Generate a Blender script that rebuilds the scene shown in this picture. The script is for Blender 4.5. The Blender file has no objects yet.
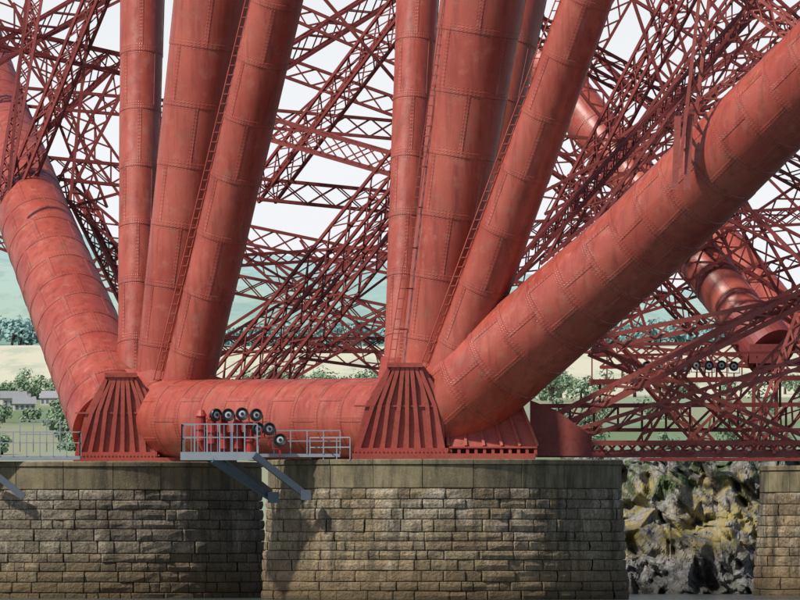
import bpy, math, random
from mathutils import Vector, Matrix, noise
random.seed(7)
scene=bpy.context.scene
CAMZ=2.0; DIST=500.0; FPX=13500.0
def S(u,v,Y=0.0):
    """frame pixel unprojected at a chosen depth -> world metres (column, row, depth)"""
    k=(DIST+Y)/FPX
    return Vector(((u-400)*k, Y, CAMZ+(545-v)*k))
# ---------------------------------------------------------------- materials
class NT:
    def __init__(s,name):
        s.mat=bpy.data.materials.new(name); s.mat.use_nodes=True
        s.t=s.mat.node_tree; s.t.nodes.clear()
        s.out=s.t.nodes.new('ShaderNodeOutputMaterial'); s.b=s.t.nodes.new('ShaderNodeBsdfPrincipled')
        s.t.links.new(s.b.outputs[0],s.out.inputs[0])
    def n(s,t,**k):
        x=s.t.nodes.new(t)
        for a,b in k.items(): setattr(x,a,b)
        return x
    def l(s,a,b):
        if hasattr(a,'outputs'): a=a.outputs[0]
        s.t.links.new(a,b)
    def setin(s,node,i,v):
        if v is None: return
        if isinstance(v,(int,float)): node.inputs[i].default_value=v
        elif isinstance(v,(tuple,list)):
            node.inputs[i].default_value=v if len(v)==len(node.inputs[i].default_value) else (*v,1)
        else: s.l(v,node.inputs[i])
    def m(s,op,a,b=None,c=None,clamp=False):
        x=s.n('ShaderNodeMath',operation=op,use_clamp=clamp)
        s.setin(x,0,a); s.setin(x,1,b); s.setin(x,2,c)
        return x.outputs[0]
    def noise(s,vec,scale,detail=4,rough=.55,dist=0):
        x=s.n('ShaderNodeTexNoise'); x.inputs['Scale'].default_value=scale
        x.inputs['Detail'].default_value=detail; x.inputs['Roughness'].default_value=rough
        x.inputs['Distortion'].default_value=dist
        if vec is not None: s.l(vec,x.inputs['Vector'])
        return x.outputs[0]
    def mapv(s,vec,sc):
        x=s.n('ShaderNodeMapping'); x.inputs['Scale'].default_value=sc; s.l(vec,x.inputs['Vector']); return x.outputs[0]
    def mr(s,v,a,b,c=0,d=1):
        x=s.n('ShaderNodeMapRange'); x.clamp=True
        s.l(v,x.inputs[0])
        for i,q in enumerate((a,b,c,d)): x.inputs[i+1].default_value=q
        return x.outputs[0]
    def mix(s,f,a,b,mode='MIX'):
        x=s.n('ShaderNodeMix',data_type='RGBA',blend_type=mode)
        s.setin(x,0,f)
        for i,v in ((6,a),(7,b)):
            if isinstance(v,(tuple,list)): x.inputs[i].default_value=(*v[:3],1)
            else: s.l(v,x.inputs[i])
        return x.outputs[2]
    def bump(s,h,strength,dist):
        x=s.n('ShaderNodeBump'); x.inputs['Strength'].default_value=strength; x.inputs['Distance'].default_value=dist
        s.l(h,x.inputs['Height']); s.l(x.outputs[0],s.b.inputs['Normal'])
    def base(s,c): s.setin(s.b,'Base Color',c)
    def rough(s,r): s.setin(s.b,'Roughness',r)

def mat_tube(name,spc,nv,K,unit,amt):
    N=NT(name)
    uv=N.n('ShaderNodeUVMap').outputs[0]
    tc=N.n('ShaderNodeTexCoord').outputs['Object']
    sp=N.n('ShaderNodeSeparateXYZ'); N.l(uv,sp.inputs[0]); u,v=sp.outputs[0],sp.outputs[1]
    fl=N.m('FLOOR',v)
    dv=N.m('MULTIPLY',N.m('ABSOLUTE',N.m('SUBTRACT',N.m('FRACT',N.m('ADD',v,.5)),.5)),spc)
    x2=N.m('MULTIPLY',N.m('ADD',u,fl),.5)
    du=N.m('MULTIPLY',N.m('ABSOLUTE',N.m('SUBTRACT',N.m('FRACT',N.m('ADD',x2,.5)),.5)),2*unit)
    nu=max(3,round(unit/.13))
    def riv(d,row,coord,num,pitch):
        a=N.m('ABSOLUTE',N.m('SUBTRACT',d,row))
        b=N.m('MULTIPLY',N.m('ABSOLUTE',N.m('SUBTRACT',N.m('FRACT',N.m('MULTIPLY',coord,num)),.5)),pitch)
        q=N.m('SQRT',N.m('ADD',N.m('MULTIPLY',a,a),N.m('MULTIPLY',b,b)))
        return N.mr(q,.014,.032,1,0)
    r1=riv(dv,.05,u,nu,unit/nu); r2=riv(du,.045,v,nv,spc/nv)
    r3=riv(dv,.16,u,nu,unit/nu)
    rv=N.m('MAXIMUM',N.m('MAXIMUM',r1,r2),N.m('MULTIPLY',r3,.7))
    e1=N.mr(N.m('ABSOLUTE',N.m('SUBTRACT',dv,.10)),.0,.026,1,0)
    e2=N.mr(N.m('ABSOLUTE',N.m('SUBTRACT',du,.085)),.0,.022,1,0)
    edge=N.m('MAXIMUM',e1,e2)
    cb=N.n('ShaderNodeCombineXYZ'); N.l(N.m('FLOOR',x2),cb.inputs[0]); N.l(fl,cb.inputs[1])
    wn=N.n('ShaderNodeTexWhiteNoise',noise_dimensions='3D'); N.l(cb.outputs[0],wn.inputs[0])
    big=N.noise(tc,.35,4,.6); med=N.noise(tc,2.2,6,.65); fine=N.noise(tc,11,5,.7)
    st=N.noise(N.mapv(tc,(3.5,3.5,.35)),1.0,5,.65)
    c=N.mix(N.mr(big,.35,.65),(.29,.043,.028),(.38,.082,.054))
    c=N.mix(N.m('MULTIPLY',wn.outputs[0],.35),c,(.41,.112,.075))
    c=N.mix(N.mr(st,.48,.70,0,.6),c,(.15,.025,.018))
    c=N.mix(N.mr(med,.54,.74,0,.5),c,(.47,.19,.13))
    c=N.mix(N.mr(fine,.60,.75,0,.6),c,(.11,.023,.015))
    sm=N.noise(tc,1.1,6,.7)
    c=N.mix(N.mr(sm,.55,.70,0,.5),c,(.18,.058,.033))
    en=N.m('MULTIPLY',edge,N.mr(med,.38,.62,.08*amt,.6*amt))
    c=N.mix(en,c,(.10,.018,.014))
    c=N.mix(N.m('MULTIPLY',rv,N.mr(sm,.35,.6,.12*amt,.5*amt)),c,(.08,.016,.012))
    N.base(c); N.rough(N.mr(med,.3,.7,.26,.50))
    h=N.m('ADD',N.m('MULTIPLY',rv,.7),N.m('ADD',N.m('MULTIPLY',med,.5),N.m('MULTIPLY',fine,.12)))
    N.bump(h,.45,.03)
    return N.mat
def mat_steel(name,c1,c2,dark):
    N=NT(name); tc=N.n('ShaderNodeTexCoord').outputs['Object']
    a=N.noise(tc,.6,4,.6); f=N.noise(tc,6,5,.7)
    c=N.mix(N.mr(a,.35,.65),c1,c2); c=N.mix(N.mr(f,.52,.72,0,.7),c,dark)
    N.base(c); N.rough(.6); N.bump(f,.4,.02); return N.mat
def mat_simple(name,c,r=.6,metal=0,var=.3,sc=5):
    N=NT(name); tc=N.n('ShaderNodeTexCoord').outputs['Object']; f=N.noise(tc,sc,5,.65)
    N.base(N.mix(N.mr(f,.35,.7,0,var),c,tuple(x*.45 for x in c))); N.rough(r); N.b.inputs['Metallic'].default_value=metal
    return N.mat
M_TUBE=mat_tube('riveted_red_paint',1.5,11,12,.9,1.0)
M_COL=mat_tube('column_red_paint',2.3,17,8,.9,.75)
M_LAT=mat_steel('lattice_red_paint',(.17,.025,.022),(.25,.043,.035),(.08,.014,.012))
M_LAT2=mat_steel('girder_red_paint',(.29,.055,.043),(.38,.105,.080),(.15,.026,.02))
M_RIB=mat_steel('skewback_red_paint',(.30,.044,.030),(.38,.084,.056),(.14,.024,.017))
M_GREY=mat_simple('galvanised_steel',(.34,.38,.42),.5,.3)
M_DGREY=mat_simple('dark_grey_steel',(.11,.135,.16),.5,.3)
M_BLACK=mat_simple('black_enamel',(.015,.015,.017),.35)
M_LENS=mat_simple('lamp_lens',(.5,.5,.48),.15,0,.1)
M_REDP=mat_simple('bright_red_housing',(.38,.035,.025),.5)

def mat_stone(name,ca,cb_,cc,wet,eff):
    N=NT(name); tc=N.n('ShaderNodeTexCoord').outputs['Object']
    at=N.n('ShaderNodeAttribute',attribute_name='blk'); 
    sp=N.n('ShaderNodeSeparateColor'); N.l(at.outputs[0],sp.inputs[0])
    f=N.noise(tc,9,6,.7); g=N.noise(tc,.8,5,.65); ms=N.noise(tc,30,3,.6)
    z=N.n('ShaderNodeSeparateXYZ'); N.l(tc,z.inputs[0])
    c=N.mix(sp.outputs[0],ca,cb_); c=N.mix(N.m('MULTIPLY',sp.outputs[1],.85),c,cc)
    ef=N.noise(N.mapv(tc,(.5,.5,.9)),1,6,.75)
    efm=N.m('MULTIPLY',N.mr(ef,.45,.58),N.mr(z.outputs[2],1.6,3.6,.2,1))
    c=N.mix(N.m('MULTIPLY',efm,eff),c,(.54,.48,.38))
    c=N.mix(N.mr(g,.43,.61,0,.75),c,tuple(x*.38 for x in ca))
    c=N.mix(N.mr(f,.45,.67,0,.8),c,tuple(x*.24 for x in ca))
    c=N.mix(N.mr(ms,.58,.72,0,.45),c,(.52,.45,.33))
    st=N.noise(N.mapv(tc,(2.2,2.2,.16)),1,5,.7)
    c=N.mix(N.mr(st,.58,.68,0,.6),c,(.50,.45,.35))
    st2=N.noise(N.mapv(tc,(1.3,1.3,.10)),1.3,4,.7)
    c=N.mix(N.mr(st2,.49,.64,0,.75),c,(.055,.045,.03))
    zz=N.m('ADD',z.outputs[2],N.m('MULTIPLY',N.m('SUBTRACT',g,.5),1.6))
    c=N.mix(N.mr(zz,.1,wet,.9,0),c,(.032,.032,.02))
    c=N.mix(N.m('MULTIPLY',N.mr(zz,wet,wet+.9,1,0),.5),c,(.18,.11,.04))
    N.base(c); N.rough(.85)
    N.bump(N.m('ADD',f,N.m('MULTIPLY',N.noise(tc,3.5,3,.6),1.0)),1.0,.13)
    return N.mat
def mat_coping():
    N=NT('weathered_coping_stone'); tc=N.n('ShaderNodeTexCoord').outputs['Object']
    g=N.noise(tc,1.2,6,.7); st=N.noise(N.mapv(tc,(2.5,2.5,.3)),1,5,.7); f=N.noise(tc,14,4,.7)
    c=N.mix(N.mr(g,.35,.65),(.22,.18,.10),(.12,.098,.056)); c=N.mix(N.mr(st,.46,.66,0,.8),c,(.042,.036,.023))
    c=N.mix(N.mr(f,.55,.7,0,.4),c,(.32,.27,.17))
    N.base(c); N.rough(.85); N.bump(f,.5,.03); return N.mat
M_ST1=mat_stone('sandstone_blocks',(.38,.28,.15),(.50,.39,.245),(.19,.13,.065),.75,.8)
M_ST2=mat_stone('dark_stone_blocks',(.25,.205,.135),(.37,.31,.21),(.14,.112,.073),1.0,.5)  # same masonry in a darker overall tone, for the left pier
M_COP=mat_coping()
M_MORT=mat_simple('mortar',(.07,.057,.04),.9)

# ---------------------------------------------------------------- mesh helpers
def new_obj(name,V,F,mats,parent=None,mi=None,smooth=False,sharp=None):
    me=bpy.data.meshes.new(name); me.from_pydata([tuple(v) for v in V],[],F)
    for m_ in mats: me.materials.append(m_)
    if mi: me.polygons.foreach_set('material_index',mi)
    if smooth: me.polygons.foreach_set('use_smooth',[True]*len(F))
    if sharp: me.set_sharp_from_angle(angle=math.radians(sharp))
    me.update(); o=bpy.data.objects.new(name,me); scene.collection.objects.link(o)
    if parent: o.parent=parent
    return o
def empty(name):
    o=bpy.data.objects.new(name,None); scene.collection.objects.link(o); return o
class Geo:
    def __init__(s): s.V=[];s.F=[];s.M=[]
    def hexa(s,p,mi=0):
        b=len(s.V); s.V+=p
        for f in ((0,3,2,1),(4,5,6,7),(0,1,5,4),(1,2,6,5),(2,3,7,6),(3,0,4,7)):
            s.F.append(tuple(b+i for i in f)); s.M.append(mi)
    def beam(s,A,B,w,h,up=None,mi=0):
        A=Vector(A);B=Vector(B); d=(B-A)
        if d.length<1e-5: return
        d.normalize()
        up=Vector(up) if up is not None else Vector((0,0,1))
        if abs(d.dot(up.normalized()))>.97: up=Vector((0,1,0))
        x=d.cross(up).normalized(); z=x.cross(d).normalized()
        x=x*w/2; z=z*h/2
        s.hexa([A-x-z,A+x-z,A+x+z,A-x+z,B-x-z,B+x-z,B+x+z,B-x+z],mi)
    def box(s,a,b,mi=0):
        x0,x1=sorted((a[0],b[0]));y0,y1=sorted((a[1],b[1]));z0,z1=sorted((a[2],b[2]))
        s.hexa([Vector(q) for q in ((x0,y0,z0),(x1,y0,z0),(x1,y1,z0),(x0,y1,z0),(x0,y0,z1),(x1,y0,z1),(x1,y1,z1),(x0,y1,z1))],mi)
    def cyl(s,A,B,r0,r1=None,n=16,mi=0,cap=True):
        if r1 is None: r1=r0
        A=Vector(A);B=Vector(B);d=(B-A).normalized()
        up=Vector((0,0,1)) if abs(d.z)<.9 else Vector((1,0,0))
        x=d.cross(up).normalized();y=x.cross(d)
        b=len(s.V)
        for P,r in((A,r0),(B,r1)):
            for i in range(n):
                a=2*math.pi*i/n; s.V.append(P+x*math.cos(a)*r+y*math.sin(a)*r)
        for i in range(n):
            j=(i+1)%n; s.F.append((b+i,b+j,b+n+j,b+n+i)); s.M.append(mi)
        if cap:
            s.F.append(tuple(b+i for i in range(n))[::-1]); s.M.append(mi)
            s.F.append(tuple(b+n+i for i in range(n))); s.M.append(mi)
    def lattice(s,A,B,w,h=None,ch=.14,lace=.065,mi=0,single=False):
        A=Vector(A);B=Vector(B);h=h or w
        d=(B-A);L=d.length;d.normalize()
        up=Vector((0,0,1))
        if abs(d.z)>.9: up=Vector((0,1,0))
        x=d.cross(up).normalized(); z=x.cross(d).normalized()
        c=[(-1,-1),(1,-1),(1,1),(-1,1)]
        off=[x*(w/2*a)+z*(h/2*b) for a,b in c]
        n=max(2,round(L/(w*1.25)))
        for o in off: s.beam(A+o,B+o,ch,ch,z,mi)
        for k in range(4):
            o1,o2=off[k],off[(k+1)%4]
            nrm=(o1+o2).normalized()
            for i in range(n):
                p=A+d*(L*i/n); q=A+d*(L*(i+1)/n)
                if single:
                    if i%2: s.beam(p+o1,q+o2,lace,.03,nrm,mi)
                    else: s.beam(p+o2,q+o1,lace,.03,nrm,mi)
                else:
                    s.beam(p+o1,q+o2,lace,.03,nrm,mi)
                    s.beam(p+o2+nrm*.035,q+o1+nrm*.035,lace,.03,nrm,mi)
    def obj(s,name,mats,parent=None,smooth=False,sharp=None):
        return new_obj(name,s.V,s.F,mats,parent,s.M,smooth,sharp)

def tube(name,pts,rad,parent,spc=1.5,K=12,mat=None):
    P=[Vector(p) for p in pts]
    cum=[0]
    for i in range(1,len(P)): cum.append(cum[-1]+(P[i]-P[i-1]).length)
    L=cum[-1]
    def at(t):
        for i in range(len(P)-1):
            if t<=cum[i+1] or i==len(P)-2:
                f=(t-cum[i])/(cum[i+1]-cum[i]); return P[i].lerp(P[i+1],f), rad[i]*(1-f)+rad[i+1]*f,(P[i+1]-P[i]).normalized()
    st=[]
    k=0
    while k*spc<L+spc:
        t=k*spc
        st+= [(t-.112,0,k-1),(t-.100,1,k-1),(t-.001,1,k-1),(t+.001,1,k),(t+.100,1,k),(t+.112,0,k)]
        st+= [(t+spc*.5,0,k)]
        k+=1
    st=[q for q in st if 0<=q[0]<=L]
    da=.006
    angs=[]
    hw=.085/max(rad)
    for j in range(K):
        a=2*math.pi*j/K
        angs+=[(a-hw-da,j,0),(a-hw,j,1),(a,j,1),(a+hw,j,1),(a+hw+da,j,0)]
        for q in (.3,.5,.75,1.0,1.25,1.5,1.7) if K<=8 else (.4,.7,1.0,1.3,1.6): angs.append((a+math.pi/K*q,j,0))
    n=len(angs)
    V=[];UV=[];F=[]
    X=None
    for (t,ring,sec) in st:
        c,r,d=at(t)
        d2=at(min(L,t+.5))[2]; d1=at(max(0,t-.5))[2]; d=(d1+d2).normalized()
        if X is None:
            up=Vector((0,0,1)) if abs(d.z)<.9 else Vector((0,1,0))
            X=d.cross(up).normalized()
        X=(X-d*X.dot(d)).normalized(); Y=d.cross(X)
        for a,j,s_ in angs:
            rr=r+(.018 if ring else (.014 if s_ and (j+sec)%2==0 else 0))
            V.append(c+X*math.cos(a)*rr+Y*math.sin(a)*rr); UV.append((a/(2*math.pi)*K,t/spc))
    m_=len(st)
    uvs=[]
    for i in range(m_-1):
        for j in range(n):
            j2=(j+1)%n
            F.append((i*n+j,i*n+j2,(i+1)*n+j2,(i+1)*n+j))
            w=K if j2==0 else 0
            for q,ww in ((i*n+j,0),(i*n+j2,w),((i+1)*n+j2,w),((i+1)*n+j,0)):
                uvs+= [UV[q][0]+ww,UV[q][1]]
    F.append(tuple(range(n))[::-1]); F.append(tuple((m_-1)*n+j for j in range(n)))
    uvs+=[0,.5]*(2*n)
    o=new_obj(name,V,F,[mat or M_TUBE],parent,None,True,25)
    uvl=o.data.uv_layers.new(name='UVMap'); uvl.data.foreach_set('uv',uvs)
    return o
def column(name,pts,rad,parent): return tube(name,pts,rad,parent,2.3,8,M_COL)

# ---------------------------------------------------------------- bridge
bridge=empty('railway_bridge')
px=1/27.0
YL=14
column('column_1',[S(135,400,YL+1.2),S(147,-260,YL+8)],[18*px,26*px],bridge)
column('column_2',[S(157,405,YL),S(248,-260,YL-1)],[25*px,49*px],bridge)
column('column_3',[S(182,408,YL-1.2),S(337,-260,YL-7)],[26*px,27*px],bridge)
column('column_4',[S(399,395,1.2),S(430,-260,8)],[16*px,25*px],bridge)
column('column_5',[S(424,400,0),S(521,-260,-1)],[27*px,52*px],bridge)
column('column_6',[S(445,395,2),S(572,-260,8)],[20*px,28*px],bridge)
column('column_7',[S(443,402,-1.0),S(680,-260,-7)],[26*px,24*px],bridge)
tube('lower_chord_1',[S(420,434,0),S(640,243,-5),S(1010,-122,-16)],[1.78,1.68,1.62],bridge)
tube('lower_chord_2',[S(118,428,YL),S(34,218,YL+13),S(2,120,YL+26),S(-60,-60,YL+50)],[1.75,1.42,1.15,1.1],bridge)
tube('cross_tube',[S(140,420,YL),S(410,420,0)],[1.5,1.55],bridge)
tube('rear_tube_1',[S(545,65,54),S(762,340,42)],[.98,.98],bridge)
tube('rear_tube_2',[S(690,200,64),S(840,378,50)],[.7,.7],bridge)

def skewback(cx,Y,z0v,topv,sc):
    g=Geo(); 
    f=Y-2.35
    def q(u,v,y=f): return S(cx+u*sc,v,y)
    bot=z0v-9; top=topv
    n=8
    tl=[-14+i*4.3 for i in range(n)]; bl=[-46+i*12.2 for i in range(n)]
    mid=(bot+top)/2+4
    wl=[(-16,top),(20,top),(39,mid-12),(41,bot),(-50,bot),(-38,mid-8)]
    V=[q(a,b,f-.02) for a,b in wl]+[q(a,b,f+2.4) for a,b in wl]
    b=len(g.V); g.V+=V; N_=len(wl)
    g.F.append(tuple(b+i for i in range(N_))[::-1]); g.M.append(0); g.F.append(tuple(b+N_+i for i in range(N_))); g.M.append(0)
    for i in range(N_):
        j=(i+1)%N_; g.F.append((b+i,b+j,b+N_+j,b+N_+i)); g.M.append(0)
    for i in range(n):
        A=q(tl[i],top+ (4 if i in(0,n-1) else 0)); B=q(bl[i],bot)
        M1=A.lerp(B,.45)+Vector(((-.12 if i<3 else .15 if i>5 else 0),0,0))
        g.beam(A,M1,.06,.24,(0,1,0)); g.beam(M1,B,.06,.24,(0,1,0))
        g.beam(A+Vector((0,-.125,0)),M1+Vector((0,-.125,0)),.15,.03,(0,1,0)); g.beam(M1+Vector((0,-.125,0)),B+Vector((0,-.125,0)),.15,.03,(0,1,0))
    g.beam(q(-17,top-1),q(19,top-1),.4,.16); g.beam(q(-50,mid-6,f-.03),q(38,mid-6,f-.03),.1,.06)
    A=q(-52,z0v,f-.5); B=q(130,z0v-4.5,Y+2.8); g.box(A,B)
    A=q(-50,z0v-4.5,f-.35); B=q(44,z0v-10,Y+2.6); g.box(A,B)
    for i in range(24):
        p=q(-49+i*4,z0v-7.5,f-.35); g.cyl(p,p+Vector((0,-.04,0)),.035,n=6)
    return g,q,f
g,q,f=skewback(404,0,459,366,1.0)
g.box(q(45,446.5,f-.2),q(132,449,1.5)); g.box(q(45,456,f+.25),q(130,449,1.3),1)
for i in range(11):
    g.box(q(45+i*8.5,456,f-.17),q(48+i*8.5,449,f+.2))
pb=[q(44,446.5,f+.1),q(134,446.5,f+.1),q(134,446.5,2.4),q(44,446.5,2.4)]
pt_=[q(44,400,-1.0),q(112,392,-1.3),q(112,392,1.0),q(44,400,1.2)]
g.hexa(pb+pt_)
for i in range(6):
    a=pb[0].lerp(pb[1],i/5)+Vector((0,-.04,0)); b_=pt_[0].lerp(pt_[1],i/5)+Vector((0,-.04,0)); g.beam(a,b_,.1,.16,(0,1,0))
g.obj('skewback_1',[M_RIB,M_LAT],bridge)
g,q,f=skewback(120,YL,463,376,.9)
g.obj('skewback_2',[M_RIB,M_LAT],bridge)
g=Geo()
for (u,v,Y,r,uu) in ((399,372,1.2,.75,2),(426,378,0,1.15,6),(452,376,-1.,1.1,12),(136,384,YL+1,.75,2),(160,386,YL,1.1,5),(187,384,YL-1.2,1.1,10)):
    A=S(u,v+16,Y);B=S(u+uu,v-14,Y)
    g.cyl(A,B,r*1.12,r*.98,n=40)
g.obj('column_collars',[M_RIB],bridge,True,30)
g=Geo()
def rail(A,B,off,step=.38):
    A=A+off;B=B+off;d=B-A;L=d.length;d.normalize()
    for s_ in (-.11,.11): g.beam(A+Vector((s_,0,0)),B+Vector((s_,0,0)),.035,.035)
    k=0
    while k*step<L:
        p=A+d*k*step; g.beam(p-Vector((.12,0,0)),p+Vector((.12,0,0)),.04,.04); 
        if k%4==0: g.beam(p,p-off*.5,.05,.05)
        k+=1
rail(S(182,380,YL-1.2),S(337,-260,YL-7),Vector((-.96,-.30,0)))
rail(S(443,380,-1.),S(680,-260,-7),Vector((-.92,-.28,0)))
rail(S(424,370,0),S(521,-260,-1),Vector((-1.25,-.75,0)))
g.obj('inspection_ladders',[M_RIB],bridge)

g=Geo()
BR=[
(-30,30,30,130,66,32,.8),(-30,92,42,620,150,42,.8),(-30,160,34,420,205,36,.9),(112,-40,25,12,205,28,.7),(42,-40,30,2,200,27,.45),
(-10,-10,52,135,200,52,.9),(150,20,40,50,215,40,.7),(-30,70,38,140,-30,40,.8),(60,185,30,150,262,30,.7),(78,195,32,140,320,28,.6),(20,0,46,100,210,46,.6),(-30,190,44,110,60,46,.7),
(405,5,30,262,195,36,.9),(250,80,42,410,-20,44,.8),(265,60,46,410,112,46,.8),(250,123,33,420,172,30,.9),(410,158,20,222,392,26,1.15),
(432,172,26,240,420,32,1.0),(225,230,42,560,300,42,.8),(215,280,38,560,350,36,.8),(220,226,48,420,400,48,.7),(300,350,30,420,366,30,.7),
(270,1,40,410,62,40,.7),(215,351,44,420,228,44,.6),(210,345,36,420,345,38,.6),
(500,10,30,830,190,40,.95),(590,-40,36,830,110,36,.9),(700,-40,30,545,255,34,.9),(815,-60,12,503,284,10,.45),(830,55,32,540,205,32,.9),
(520,140,50,830,335,52,.9),(550,40,44,720,250,44,.8),(645,-40,48,745,270,48,.8),(770,-40,24,590,215,26,.9),(720,-40,26,840,70,26,.9),
(540,145,40,645,-40,40,.7),(830,175,44,590,335,44,.9),(690,190,36,830,262,36,.8),(630,145,30,830,-5,28,.9),(735,200,46,810,330,46,.8),
(560,180,46,700,330,48,.7),(520,230,40,830,215,42,.7),(500,306,44,700,120,44,.7),(760,60,20,840,130,22,.6),
(215,262,30,420,249,30,.45),(245,400,34,420,298,34,.5),(600,320,50,830,250,50,.5),
(600,330,56,720,455,56,.5),(560,345,60,860,372,60,.45),
(-20,235,60,150,300,60,.5),(60,290,56,150,230,56,.5),(520,-36,62,640,330,62,.5),
]
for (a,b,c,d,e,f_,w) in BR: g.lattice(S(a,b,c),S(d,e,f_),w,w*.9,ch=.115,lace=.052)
for (a,b,c,d,e,f_,w) in [(30,-40,24,8,190,24,.12),(95,-40,26,70,200,26,.12),(280,-53,28,410,98,28,.14),(215,233,34,410,327,34,.12),(620,-40,30,700,200,30,.14),
  (680,-40,20,800,120,20,.14),(540,264,30,830,20,30,.16),(820,280,30,580,40,34,.14),(215,336,40,410,209,40,.12),(0,60,30,130,-5,30,.12),
  (60,210,30,130,190,30,.12),(215,238,44,410,354,44,.1),(220,402,44,410,259,44,.1),(300,240,40,410,405,40,.1),(260,148,44,410,11,44,.1),
  (560,20,44,700,150,44,.12),(740,-30,44,580,164,44,.12),(830,81,44,640,259,44,.12),(530,247,54,650,43,54,.12),(650,60,54,830,240,54,.12)]:
    g.beam(S(a,b,c),S(d,e,f_),w,w)
g.cyl(S(748,322,42.8),S(772,352,41.5),1.12,1.12,n=32)
g.box(S(748,364,43),S(785,344,40.5)); g.lattice(S(600,356,42),S(900,352,42),.9,.9,ch=.13,lace=.07)
g.lattice(S(765,364,42),S(765,452,42),.9,.9,ch=.13,lace=.07)
g.lattice(S(640,452,42),S(900,452,42),.8,.6,ch=.13,lace=.07); g.lattice(S(700,356,42),S(765,452,42),.6,.6,ch=.11,lace=.06); g.lattice(S(830,356,42),S(765,452,42),.6,.6,ch=.11,lace=.06)
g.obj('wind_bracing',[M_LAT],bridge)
g=Geo()
for dx,yy in ((0,-9.4),(10,-5.2)):
    g.beam(S(706+dx,-60,yy),S(680+dx,168,yy),.13,.13); 
for i in range(12):
    t=i/12; p=S(706,-60,-9.4).lerp(S(680,168,-9.4),t); q2=S(716,-60,-5.2).lerp(S(690,168,-5.2),t); g.beam(p,q2,.07,.07)
    if i<11:
        t2=(i+1)/12; q3=S(716,-60,-5.2).lerp(S(690,168,-5.2),t2); g.beam(p,q3,.05,.05)
for u in (678,690): g.beam(S(u,116,-9.3),S(u-3,190,-9.3),.24,.12)
g.lattice(S(690,120,-4),S(830,8,-4),.7,.7,ch=.1,lace=.055); g.lattice(S(700,-40,-3),S(830,60,-6),.6,.6,ch=.1,lace=.055)
g.lattice(S(790,-40,-2),S(660,150,-2),.6,.6,ch=.1,lace=.055)
g.obj('hanger_frames',[M_LAT2],bridge)

# lower horizontal girder to the right
g=Geo()
def laced(a,b,d,e,w,c_,Y0,deep=True):
    P0,P1=S(a,b,Y0),S(d,e,Y0+1.5); d_=(P1-P0).normalized(); nrm=Vector((-d_.z,0,d_.x)).normalized()*w/2
    for sy in ((0,.5) if deep else (0,)):
        oy=Vector((0,sy,0))
        for s_ in (-1,1): g.beam(P0+nrm*s_+oy,P1+nrm*s_+oy,c_,.06,(0,1,0))
        k=max(3,round((P1-P0).length/(w*1.5)))
        for i in range(k):
            p=P0.lerp(P1,i/k);q_=P0.lerp(P1,(i+1)/k); s_=1 if (i+int(sy>0))%2 else -1
            g.beam(p+nrm*s_+oy-Vector((0,.05,0)),q_-nrm*s_+oy-Vector((0,.05,0)),.07,.03,(0,1,0))
for Y0,o in ((5,0),(13,7)):
    A=S(536,455-o*.2,Y0);B=S(900,455-o*.2,Y0+2)
    g.beam(A,B,.5,.18); A2=S(536,444-o*.2,Y0);B2=S(900,443-o*.2,Y0+2); g.beam(A2,B2,.4,.14)
    n=36
    for i in range(n):
        p=A.lerp(B,i/n);r_=A2.lerp(B2,(i+1)/n);p2=A2.lerp(B2,i/n);r2=A.lerp(B,(i+1)/n)
        g.beam(p,r_,.05,.05);g.beam(p2,r2,.05,.05)
laced(530,435,880,259,.50,.20,5); laced(590,345,880,286,.42,.17,5.8)
laced(590,350,880,474,.36,.15,6.6,False); laced(540,446,880,338,.34,.15,4.4,False)
laced(668,366,752,444,.24,.12,7.4,False); laced(752,444,806,296,.24,.12,7.9,False); laced(640,444,700,345,.24,.12,7.4,False)
laced(535,433,880,250,.46,.16,13,False); laced(690,444,800,330,.3,.12,14,False); laced(620,352,700,444,.3,.12,14,False)
# end gusset and post where the girder meets the skewback
for yy in (4.2,6.2):
    b=len(g.V); pl=[S(530,456,yy),S(592,456,yy),S(592,436,yy),S(556,410,yy),S(530,400,yy)]
    g.V+=pl+[p+Vector((0,.08,0)) for p in pl]
    g.F.append(tuple(b+i for i in range(5))); g.M.append(0); g.F.append(tuple(b+5+i for i in range(5))[::-1]); g.M.append(0)
    for i in range(5):
        j=(i+1)%5; g.F.append((b+i,b+j,b+5+j,b+5+i)); g.M.append(0)
for i in range(12):
    u=550+i*28
    g.beam(S(u,452,5),S(u,450,13),.12,.12); g.beam(S(u,452,5),S(u+28,450,13),.07,.07)
for i in range(8):
    t=i/8; g.beam(S(548,426,5.2).lerp(S(880,259,6.7),t),S(560,420,13).lerp(S(880,250,14.5),t),.09,.09)
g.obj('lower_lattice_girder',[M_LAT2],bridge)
g=Geo()
g.beam(S(590,382,18),S(900,376,20),.35,.2); g.beam(S(590,356,18),S(900,350,20),.1,.1)
for i in range(20): g.beam(S(592+i*15,380,18+i*.1),S(592+i*15,356,18+i*.1),.05,.05)
g.beam(S(540,406,22),S(900,404,24),.8,.16); g.beam(S(540,430,24),S(900,430,26),.8,.14)
for i in range(15): g.beam(S(546+i*24,406,22.2),S(546+i*24,430,24),.09,.09); g.beam(S(546+i*24,430,24),S(570+i*24,406,22.2),.07,.07)
for i in range(5): g.beam(S(600+i*60,381,18.5),S(600+i*60,406,22),.1,.1)
g.obj('walkway',[M_LAT],bridge)

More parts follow.
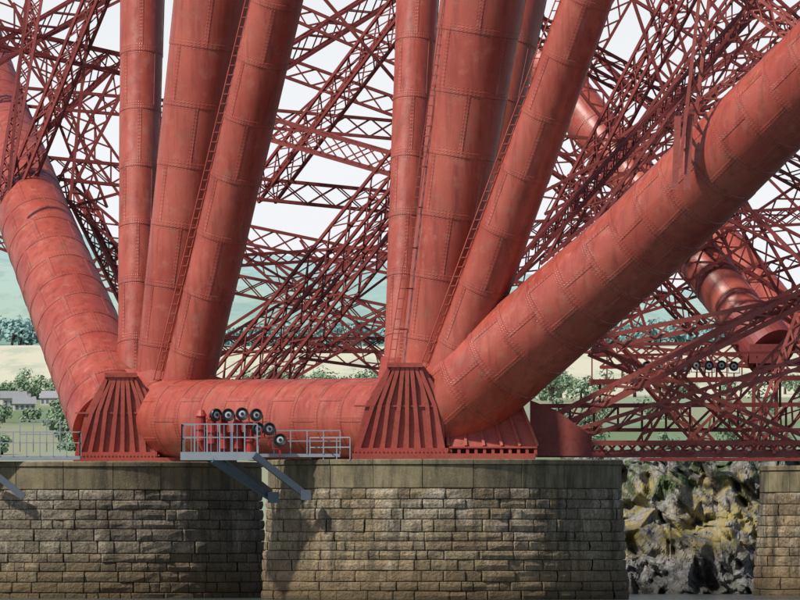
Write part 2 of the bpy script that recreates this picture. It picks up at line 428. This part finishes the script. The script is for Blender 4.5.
# ---------------------------------------------------------------- stone piers
def pier(name,C,ztop,r_top,r_bot,mat,seed):
    rnd=random.Random(seed); root=empty(name)
    cop=1.06; zc=ztop-cop
    g=Geo(); g.cyl(Vector((C[0],C[1],-3)),Vector((C[0],C[1],zc)),r_bot-.02,r_top-.09,n=96); g.obj('core',[M_MORT],root,True,30)
    g=Geo(); n=22
    for i in range(n):
        a0=2*math.pi*i/n+.3; a1=a0+2*math.pi/n-.004; sub=5
        def ringp(r,z): return [Vector((C[0]+math.cos(a0+(a1-a0)*k/sub)*r,C[1]+math.sin(a0+(a1-a0)*k/sub)*r,z)) for k in range(sub+1)]
        jr=rnd.uniform(-.012,.012)
        prof=[(r_top-1.5,zc),(r_top+.03+jr,zc),(r_top+.05+jr,zc+.03),(r_top+.05+jr,ztop-.24),(r_top+.02+jr,ztop-.20),(r_top+.10+jr,ztop-.18),(r_top+.10+jr,ztop-.03),(r_top+.06,ztop),(r_top-1.5,ztop)]
        rows=[ringp(*p) for p in prof]; b=len(g.V)
        for r_ in rows: g.V+=r_
        w=sub+1
        for a in range(len(rows)):
            a2=(a+1)%len(rows)
            for k in range(sub):
                g.F.append((b+a*w+k,b+a*w+k+1,b+a2*w+k+1,b+a2*w+k)[::-1]); g.M.append(0)
        for k in (0,sub):
            g.F.append(tuple(b+a*w+k for a in range(len(rows)))); g.M.append(0)
    g.cyl(Vector((C[0],C[1],zc)),Vector((C[0],C[1],ztop-.015)),r_top-1.45,n=64)
    g.obj('coping',[M_COP],root)
    V=[];F=[];col=[]
    z=zc; row=0
    while z>-1.2:
        h=rnd.choice((.34,.40,.46)); z-=h
        f=(zc-z)/(zc+1.0); r=r_top+(r_bot-r_top)*f
        hh=h-.016
        a=rnd.uniform(0,1); end=a+2*math.pi
        while a<end-.02:
            w=rnd.choice((.42,.6,.8,1.0,1.3))/r
            if end-(a+w)<.06: w=end-a
            g0=.008/r; pr=rnd.uniform(-.015,.06)
            sub=4; iv=.035
            cc=(rnd.random(),rnd.random()**2,0,1)
            b=len(V)
            zs=[(z,-.08),(z+.004,pr-.02),(z+iv,pr),(z+hh/2,pr+rnd.uniform(.0,.04)),(z+hh-iv,pr),(z+hh-.004,pr-.02),(z+hh,-.08)]
            for (zz,rr) in zs:
                for k in range(sub+1):
                    t=k/sub; aa=a+g0+(w-2*g0)*t
                    if k in (1,3): aa=a+g0+(w-2*g0)*(.05 if k==1 else .95)
                    e=-.035 if k in(0,sub) else 0
                    jj=noise.noise(Vector((aa*r*2.5,zz*3,seed)))*.05
                    R=r+rr+e+jj; V.append((C[0]+math.cos(aa)*R,C[1]+math.sin(aa)*R,zz+.018*noise.noise(Vector((aa*r*1.3,zz*2,9)))))
            for i in range(len(zs)-1):
                for k in range(sub):
                    q=b+i*(sub+1)+k; F.append((q,q+1,q+sub+2,q+sub+1)); col.append(cc)
            a+=w
        row+=1
    o=new_obj('block_courses',V,F,[mat],root)
    at=o.data.color_attributes.new('blk','FLOAT_COLOR','CORNER')
    arr=[]
    for c in col: arr+=list(c)*4
    at.data.foreach_set('color',arr)
    return root
Z1=S(0,459,-6.5).z
pier('stone_pier',(S(445,0,0).x,0),Z1,6.5,6.85,M_ST1,1)
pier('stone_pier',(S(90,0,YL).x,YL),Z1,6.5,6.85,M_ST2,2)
pier('stone_pier',(S(924,0,38).x,38),Z1,6.5,6.85,M_ST1,3)

# ---------------------------------------------------------------- maintenance platform
g=Geo()
def railing(A,B,h,n,mi=0,t=.045):
    A=Vector(A);B=Vector(B);up=Vector((0,0,1))
    for f in (1,.55): g.beam(A+up*h*f,B+up*h*f,t,t,mi=mi)
    for i in range(n+1):
        p=A.lerp(B,i/n); g.beam(p,p+up*h,t*1.1,t*1.1,mi=mi)
yf=-5.6; yb=-3.0
a=S(182,458,yf); b=S(258,452,yb)
zt=a.z+.16
g.box(a,(b.x,yb,zt)); g.box((a.x-.06,yf-.08,a.z-.08),(b.x+.05,yf,zt+.06)); 
railing((a.x,yf,zt),(b.x,yf,zt),1.08,6); railing((a.x,yb,zt),(b.x,yb,zt),1.08,5); railing((a.x,yf,zt),(a.x,yb,zt),1.08,3)
for i in range(20):
    x=a.x+(b.x-a.x)*i/19; g.beam((x,yf,zt+.04),(x,yb,zt+.04),.05,.05)
c=S(340,450,yf+.6)
g.box((b.x+.01,yf+.9,zt-.12),(c.x,yb,zt)); railing((b.x,yf+.9,zt),(c.x,yf+.9,zt),.85,5,t=.035)
for i in range(9):
    x=a.x+.1+i*.24; g.beam((x,yf-.02,zt),(x,yf-.02,zt+1.05),.02,.02)
g.beam(S(212,459,yf),S(274,499,-3.9),.22,.26,mi=1)
g.beam(S(254,455,yf-.2),S(307,496,-5.2),.2,.24,mi=1)
g.beam(S(228,459,yb),S(270,492,-1.5),.18,.2,mi=1)
g.box(S(268,503,-3.6),S(279,492,-4.4),1); g.box(S(301,500,-5.0),S(311,490,-5.6),1)
for (u,v,w) in ((201,416,9),(212,419,8),(224,424,7),(238,424,8),(250,428,8)):
    A=S(u,v,yf+1.0); g.cyl(A-Vector((0,.0,.9)),A,w*px*.55,w*px*.55,n=14,mi=2); g.cyl(A,A+Vector((0,0,.22)),w*px*.7,w*px*.35,n=14,mi=2)
    g.cyl(A-Vector((0,0,.5)),A-Vector((0,0,.42)),w*px*.7,n=14,mi=2)
g.box(S(198,452,yf+1.6),S(250,432,yf+1.2),2)
g.obj('maintenance_platform',[M_GREY,M_DGREY,M_REDP])
g=Geo()
A=S(-40,456,YL-6.2);B=S(80,456,YL-6.2)
g.box((A.x,A.y,A.z-.14),(B.x,A.y+1.2,A.z)); railing(A,B,.9,9,t=.035); railing((B.x,B.y,B.z),(B.x,B.y+1.2,B.z),.9,1,t=.035)
railing(S(20,452,YL-6.0),S(60,452,YL-6.0),1.2,3,t=.035)
g.beam(S(-20,462,YL-6.4),S(24,497,YL-6.6),.2,.24,mi=1)
g.obj('railing',[M_GREY,M_DGREY])
g=Geo()
railing(Vector((S(310,0,-4.2).x,-4.2,Z1)),Vector((S(350,0,-5.6).x,-5.6,Z1)),.8,3,t=.035)
g.obj('railing',[M_GREY])

def floodmesh():
    g=Geo(); 
    prof=[(.30,.08),(.28,.12),(.12,.20),(.02,.235),(-.05,.24)]
    for (y0,r0),(y1,r1) in zip(prof[:-1],prof[1:]): g.cyl((0,y0,0),(0,y1,0),r0,r1,n=24,mi=0,cap=False)
    g.cyl((0,.31,0),(0,.30,0),.08,n=24,mi=0)
    g.cyl((0,-.05,0),(0,-.09,0),.24,.22,n=24,mi=0,cap=False); g.cyl((0,-.09,0),(0,-.05,0),.22,.13,n=24,mi=0,cap=False)
    g.cyl((0,-.045,0),(0,-.06,0),.13,.10,n=24,mi=1)
    g.cyl((0,-.061,0),(0,-.08,0),.06,n=12,mi=0)
    g.beam((-.27,.05,0),(-.27,.05,-.32),.03,.05,mi=2); g.beam((.27,.05,0),(.27,.05,-.32),.03,.05,mi=2); g.beam((-.285,.05,-.32),(.285,.05,-.32),.05,.03,mi=2)
    g.beam((0,.05,-.32),(0,.05,-.6),.06,.06,mi=2)
    me=g.obj('tmp',[M_BLACK,M_LENS,M_REDP],None,True,35); m_=me.data; bpy.data.objects.remove(me); m_.name='floodlight'; return m_
fm=floodmesh()
def flood(p,yaw=0,s=1):
    o=bpy.data.objects.new('floodlight',fm); scene.collection.objects.link(o); o.location=p; o.rotation_euler=(math.radians(-4),0,math.radians(yaw)); o.scale=(s,s,s)
for (u,v) in ((228,415),(242,414),(256,415),(258,429),(269,429),(280,440),(216,415)): flood(S(u,v,yf+.5+random.random()*.3),random.uniform(5,40),1.0)
for i in range(9): flood(S(634+i*12.5,366+random.uniform(-1,1),17.5),random.uniform(-20,25),.8)

# ---------------------------------------------------------------- rocks
def rocks():
    nx,nz=300,190; V=[];F=[]
    x0,x1=S(560,0,60).x,S(1000,0,60).x
    def facet(p,seed):
        d,pts=noise.voronoi(p+Vector((seed*7.3,0,0)))
        c=pts[0]; h=noise.cell(c*13.7+Vector((seed,1,2)))
        n=Vector((noise.cell(c*31.1)-.5,0,noise.cell(c*17.7+Vector((5,5,5)))-.5))
        edge=min(1,(d[1]-d[0])*5)
        return (h-.5+ (p+Vector((seed*7.3,0,0))-c).dot(n)*1.6)*edge-.35*(1-edge)
    for j in range(nz):
        t=j/(nz-1)
        for i in range(nx):
            x=x0+(x1-x0)*i/(nx-1)
            prof=max(0,min(1,t))
            y=50+ 10*prof**1.2 + (24*(t-.85) if t>.85 else 0); z=-.8+6.7*min(1,(t/.9))**.85
            xs_,zs_=x+.45*z,z-.25*x
            r=noise.fractal(Vector((x*.3,0,z*.4)),1.0,2.0,4)*1.1
            y+= -r -1.15*facet(Vector((xs_*.45,0,zs_*.26)),1)-.6*facet(Vector((xs_*1.1,0,zs_*.6)),2)-.26*facet(Vector((xs_*2.6,0,zs_*1.5)),3)
            y-= .25*noise.fractal(Vector((x*1.7,2,z*1.7)),1.0,2.0,4)
            z+= noise.noise(Vector((x*.7,z*.7,0)))*.4+ noise.noise(Vector((x*.3,5,0)))*.5*t
            V.append((x,y,z))
    for j in range(nz-1):
        for i in range(nx-1):
            a=j*nx+i; F.append((a,a+1,a+nx+1,a+nx))
    N=NT('rock_face'); tc=N.n('ShaderNodeTexCoord').outputs['Object']
    vo=N.n('ShaderNodeTexVoronoi',feature='DISTANCE_TO_EDGE'); vo.inputs['Scale'].default_value=1.0
    mp=N.n('ShaderNodeMapping'); mp.inputs['Rotation'].default_value=(0,.45,0); mp.inputs['Scale'].default_value=(1.7,1,.7)
    w=N.noise(tc,1.3,5,.65); 
    N.l(tc,mp.inputs[0]); N.l(mp.outputs[0],vo.inputs['Vector'])
    f=N.noise(tc,5,7,.75); big=N.noise(tc,.5,4,.6)
    c=N.mix(N.mr(f,.36,.62),(.12,.117,.107),(.38,.37,.355))
    c=N.mix(N.mr(vo.outputs[0],.0,.05,.6,0),c,(.035,.035,.028))
    c=N.mix(N.mr(w,.48,.60,0,.65),c,(.075,.072,.06))
    z=N.n('ShaderNodeSeparateXYZ'); N.l(tc,z.inputs[0]); zz=z.outputs[2]
    li=N.noise(tc,.8,8,.85)
    band=N.m('MULTIPLY',N.mr(zz,1.2,2.2),N.mr(zz,4.6,5.4,1,0))
    c=N.mix(N.m('MULTIPLY',N.mr(li,.46,.55),N.m('MULTIPLY',band,.85)),c,(.33,.26,.055))
    gr=N.m('MULTIPLY',N.mr(N.noise(tc,.7,6,.75),.49,.55),N.mr(N.m('ADD',zz,N.m('MULTIPLY',big,1.5)),4.2,5.2))
    c=N.mix(N.m('MULTIPLY',gr,.92),c,(.06,.10,.03))
    c=N.mix(N.mr(zz,.2,.9,.8,0),c,(.05,.05,.035))
    N.base(c); N.rough(.9); N.bump(f,1.0,.09)
    return new_obj('rocky_shore',V,F,[N.mat])
rocks()
# ---------------------------------------------------------------- water
N=NT('sea_water'); tc=N.n('ShaderNodeTexCoord').outputs['Object']
N.base((.05,.07,.065)); N.rough(.12); N.bump(N.noise(N.mapv(tc,(1,1.6,1)),1.6,5,.6),.5,.25)
new_obj('water',[(-4000,-900,0),(4000,-900,0),(4000,1000,0),(-4000,1000,0)],[(0,1,2,3)],[N.mat])
# ---------------------------------------------------------------- far land
def hz(x,y):
    def zz(v,Y): return CAMZ+(545-v)*(DIST+Y)/FPX
    tab=[(900,470),(1100,448),(1500,405),(1650,396),(2200,348),(2600,338),(3300,300),(4500,262),(5200,270),(9000,420)]
    for (a,va),(b,vb) in zip(tab[:-1],tab[1:]):
        if y<=b: 
            t=max(0,(y-a)/(b-a)); z=zz(va,a)*(1-t)+zz(vb,b)*t; break
    else: z=zz(420,9000)
    if y<900: z=-3
    far=max(0,min(1,(y-2600)/1500))
    z+=far*(-.085*x*(1 if abs(x)<800 else 800/abs(x))+ 6*noise.noise(Vector((x*.008,y*.0012,3)))+14*noise.noise(Vector((x*.0015,y*.001,7))))
    z+=1.2*noise.noise(Vector((x*.02,y*.008,1)))
    return z
V=[];F=[];C=[]
ys=[860,900]+[900+i*40 for i in range(1,110)]+[5400,6200,7500,9500,14000]
xs=sorted(set([-9000,-5000,-2500,-1500,-1000,-700]+[-500+i*12.5 for i in range(81)]+[700,1000,1500,2500,5000,9000]))
for y in ys:
    for x in xs:
        V.append((x,y,hz(x,y)))
        n1=noise.noise(Vector((x*.03,y*.01,0)))*120+y
        pc=noise.cell(Vector((x*.02+3+y*.002,y*.0045,0)))
        if n1<1640: c=(.15,.20,.11) if pc>.4 else (.25,.26,.17)
        elif y<2230: c=(.56,.54,.41)
        elif y<2700: c=(.18,.30,.24)
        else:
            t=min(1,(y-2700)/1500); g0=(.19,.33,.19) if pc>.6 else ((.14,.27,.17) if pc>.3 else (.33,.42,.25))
            hzc=(.40,.55,.58); k=.38+.48*t; c=tuple(g0[i]*(1-k)+hzc[i]*k for i in range(3))  # pale blue distance haze mixed into the hill colours, growing with range
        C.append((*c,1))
nx=len(xs)
for j in range(len(ys)-1):
    for i in range(nx-1):
        a=j*nx+i; F.append((a,a+1,a+nx+1,a+nx))
N=NT('haze_tinted_hillside'); at=N.n('ShaderNodeAttribute',attribute_name='land'); tc=N.n('ShaderNodeTexCoord').outputs['Object']
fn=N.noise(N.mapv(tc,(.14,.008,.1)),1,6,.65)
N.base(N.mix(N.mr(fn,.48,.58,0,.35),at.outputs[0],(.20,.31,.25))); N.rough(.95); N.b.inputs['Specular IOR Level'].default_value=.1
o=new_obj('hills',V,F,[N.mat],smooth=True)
ca=o.data.color_attributes.new('land','FLOAT_COLOR','POINT'); ca.data.foreach_set('color',[q for c in C for q in c])
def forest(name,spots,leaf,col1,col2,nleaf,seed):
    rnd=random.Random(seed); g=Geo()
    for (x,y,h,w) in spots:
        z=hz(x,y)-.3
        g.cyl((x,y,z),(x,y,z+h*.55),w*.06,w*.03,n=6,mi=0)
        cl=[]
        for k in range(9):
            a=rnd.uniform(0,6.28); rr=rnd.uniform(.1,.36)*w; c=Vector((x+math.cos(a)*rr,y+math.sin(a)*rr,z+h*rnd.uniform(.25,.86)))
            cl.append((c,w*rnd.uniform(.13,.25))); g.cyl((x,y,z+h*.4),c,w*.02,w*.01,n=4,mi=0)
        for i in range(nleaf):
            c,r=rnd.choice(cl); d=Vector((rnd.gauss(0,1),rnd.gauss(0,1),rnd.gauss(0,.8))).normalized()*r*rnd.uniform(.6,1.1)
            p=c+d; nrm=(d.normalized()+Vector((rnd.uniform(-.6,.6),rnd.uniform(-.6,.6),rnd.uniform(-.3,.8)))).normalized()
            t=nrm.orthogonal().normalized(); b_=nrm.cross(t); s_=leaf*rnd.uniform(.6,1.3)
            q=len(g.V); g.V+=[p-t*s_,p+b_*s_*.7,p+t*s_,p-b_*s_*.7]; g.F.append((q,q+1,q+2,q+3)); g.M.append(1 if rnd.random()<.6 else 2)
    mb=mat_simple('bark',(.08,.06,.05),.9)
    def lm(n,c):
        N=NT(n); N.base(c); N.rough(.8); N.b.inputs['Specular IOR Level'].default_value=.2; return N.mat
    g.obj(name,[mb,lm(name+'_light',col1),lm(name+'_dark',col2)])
rnd=random.Random(5)
near=[]
for i in range(300):
    y=rnd.choice((rnd.uniform(1540,1700),rnd.uniform(1060,1420))); x=(rnd.uniform(-70,-34)*(500+y)/1700) if i<110 else rnd.uniform(-30,140)
    h=rnd.uniform(1.8,3.2) if y<1500 else rnd.uniform(2.2,3.8)
    if i>=110: h*=1.3
    near.append((x,y,h,h*rnd.uniform(1.1,1.7)))
forest('trees',near,.24,(.21,.30,.18),(.15,.23,.15),400,1)  # leaf greens paled, distance haze put into the colour
belt=[]
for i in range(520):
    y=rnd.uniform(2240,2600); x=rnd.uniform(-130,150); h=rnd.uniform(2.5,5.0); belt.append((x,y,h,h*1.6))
forest('distant_tree_belt',belt,.6,(.25,.39,.36),(.21,.34,.33),130,2)  # blue-green leaf tints carry the painted-in haze of the far belt
def house(x,y,w,d,h,rot):
    z=hz(x,y)-.4; root=empty('house'); root.location=(x,y,z); root.rotation_euler=(0,0,rot)
    wall=mat_simple('render_wall',(.42,.41,.38),.9); roof=mat_simple('slate_roof',(.25,.26,.27),.7)
    g=Geo(); g.box((-w/2,-d/2,0),(w/2,d/2,h)); g.obj('walls',[wall],root)
    e=.2
    V=[(-w/2-e,-d/2-e,h+.01),(w/2+e,-d/2-e,h+.01),(w/2+e,d/2+e,h+.01),(-w/2-e,d/2+e,h+.01),(-w/2-e,0,h+1.1),(w/2+e,0,h+1.1)]
    new_obj('roof',V,[(0,1,5,4),(2,3,4,5),(0,4,3),(1,2,5),(3,2,1,0)],[roof],root)
    g=Geo()
    for i in range(4):
        xx=-w/2+w*(i+.5)/4; g.box((xx-.2,-d/2-.02,.6),(xx+.2,-d/2-.003,1.2))
    g.obj('windows',[M_DGREY],root)
    g=Geo(); g.box((w/4-.2,-.2,h+.6),(w/4+.2,.2,h+1.5)); g.obj('chimney',[wall],root)
house(-57,1490,3.6,2.4,1.6,.2); house(-51.5,1500,3,2.4,1.4,-.3); house(-54,1440,3,2.4,1.4,.1)

# ---------------------------------------------------------------- light, sky, camera
el=math.radians(50); az_dir=Vector((-.85,-.53,0)).normalized()
sd=Vector((az_dir.x*math.cos(el),az_dir.y*math.cos(el),math.sin(el)))
sl=bpy.data.lights.new('sun','SUN'); sl.energy=4.9; sl.angle=math.radians(2.5); sl.color=(1,.94,.86)
so=bpy.data.objects.new('sun',sl); scene.collection.objects.link(so); so.rotation_euler=(-sd).to_track_quat('-Z','Y').to_euler(); so.location=(-60,-60,80)
w=bpy.data.worlds.new('World'); scene.world=w; w.use_nodes=True; nt=w.node_tree
sky=nt.nodes.new('ShaderNodeTexSky'); sky.sky_type='NISHITA'; sky.sun_disc=False; sky.sun_elevation=el
sky.sun_rotation=math.atan2(sd.x,sd.y); sky.dust_density=1.5; sky.air_density=1.0; sky.ozone_density=1.0
bg=nt.nodes['Background']; bg.inputs[1].default_value=.095
tcw=nt.nodes.new('ShaderNodeTexCoord'); sx=nt.nodes.new('ShaderNodeSeparateXYZ'); nt.links.new(tcw.outputs['Generated'],sx.inputs[0])
mrw=nt.nodes.new('ShaderNodeMapRange'); nt.links.new(sx.outputs[2],mrw.inputs[0])
mrw.inputs[1].default_value=.03; mrw.inputs[2].default_value=.16; mrw.inputs[3].default_value=.94; mrw.inputs[4].default_value=0
mx=nt.nodes.new('ShaderNodeMix'); mx.data_type='RGBA'; nt.links.new(mrw.outputs[0],mx.inputs[0]); nt.links.new(sky.outputs[0],mx.inputs[6]); mx.inputs[7].default_value=(9.9,10.1,10.5,1)
nt.links.new(mx.outputs[2],bg.inputs[0])
cam=bpy.data.cameras.new('camera'); co=bpy.data.objects.new('camera',cam); scene.collection.objects.link(co)
cam.sensor_width=36; cam.lens=FPX*36/800; cam.clip_end=30000; cam.clip_start=1
co.location=(0,-DIST,CAMZ); co.rotation_euler=(math.radians(90)+math.atan(245/FPX),0,0)
scene.camera=co
scene.view_settings.view_transform='Standard'; scene.view_settings.look='None'; scene.view_settings.exposure=0
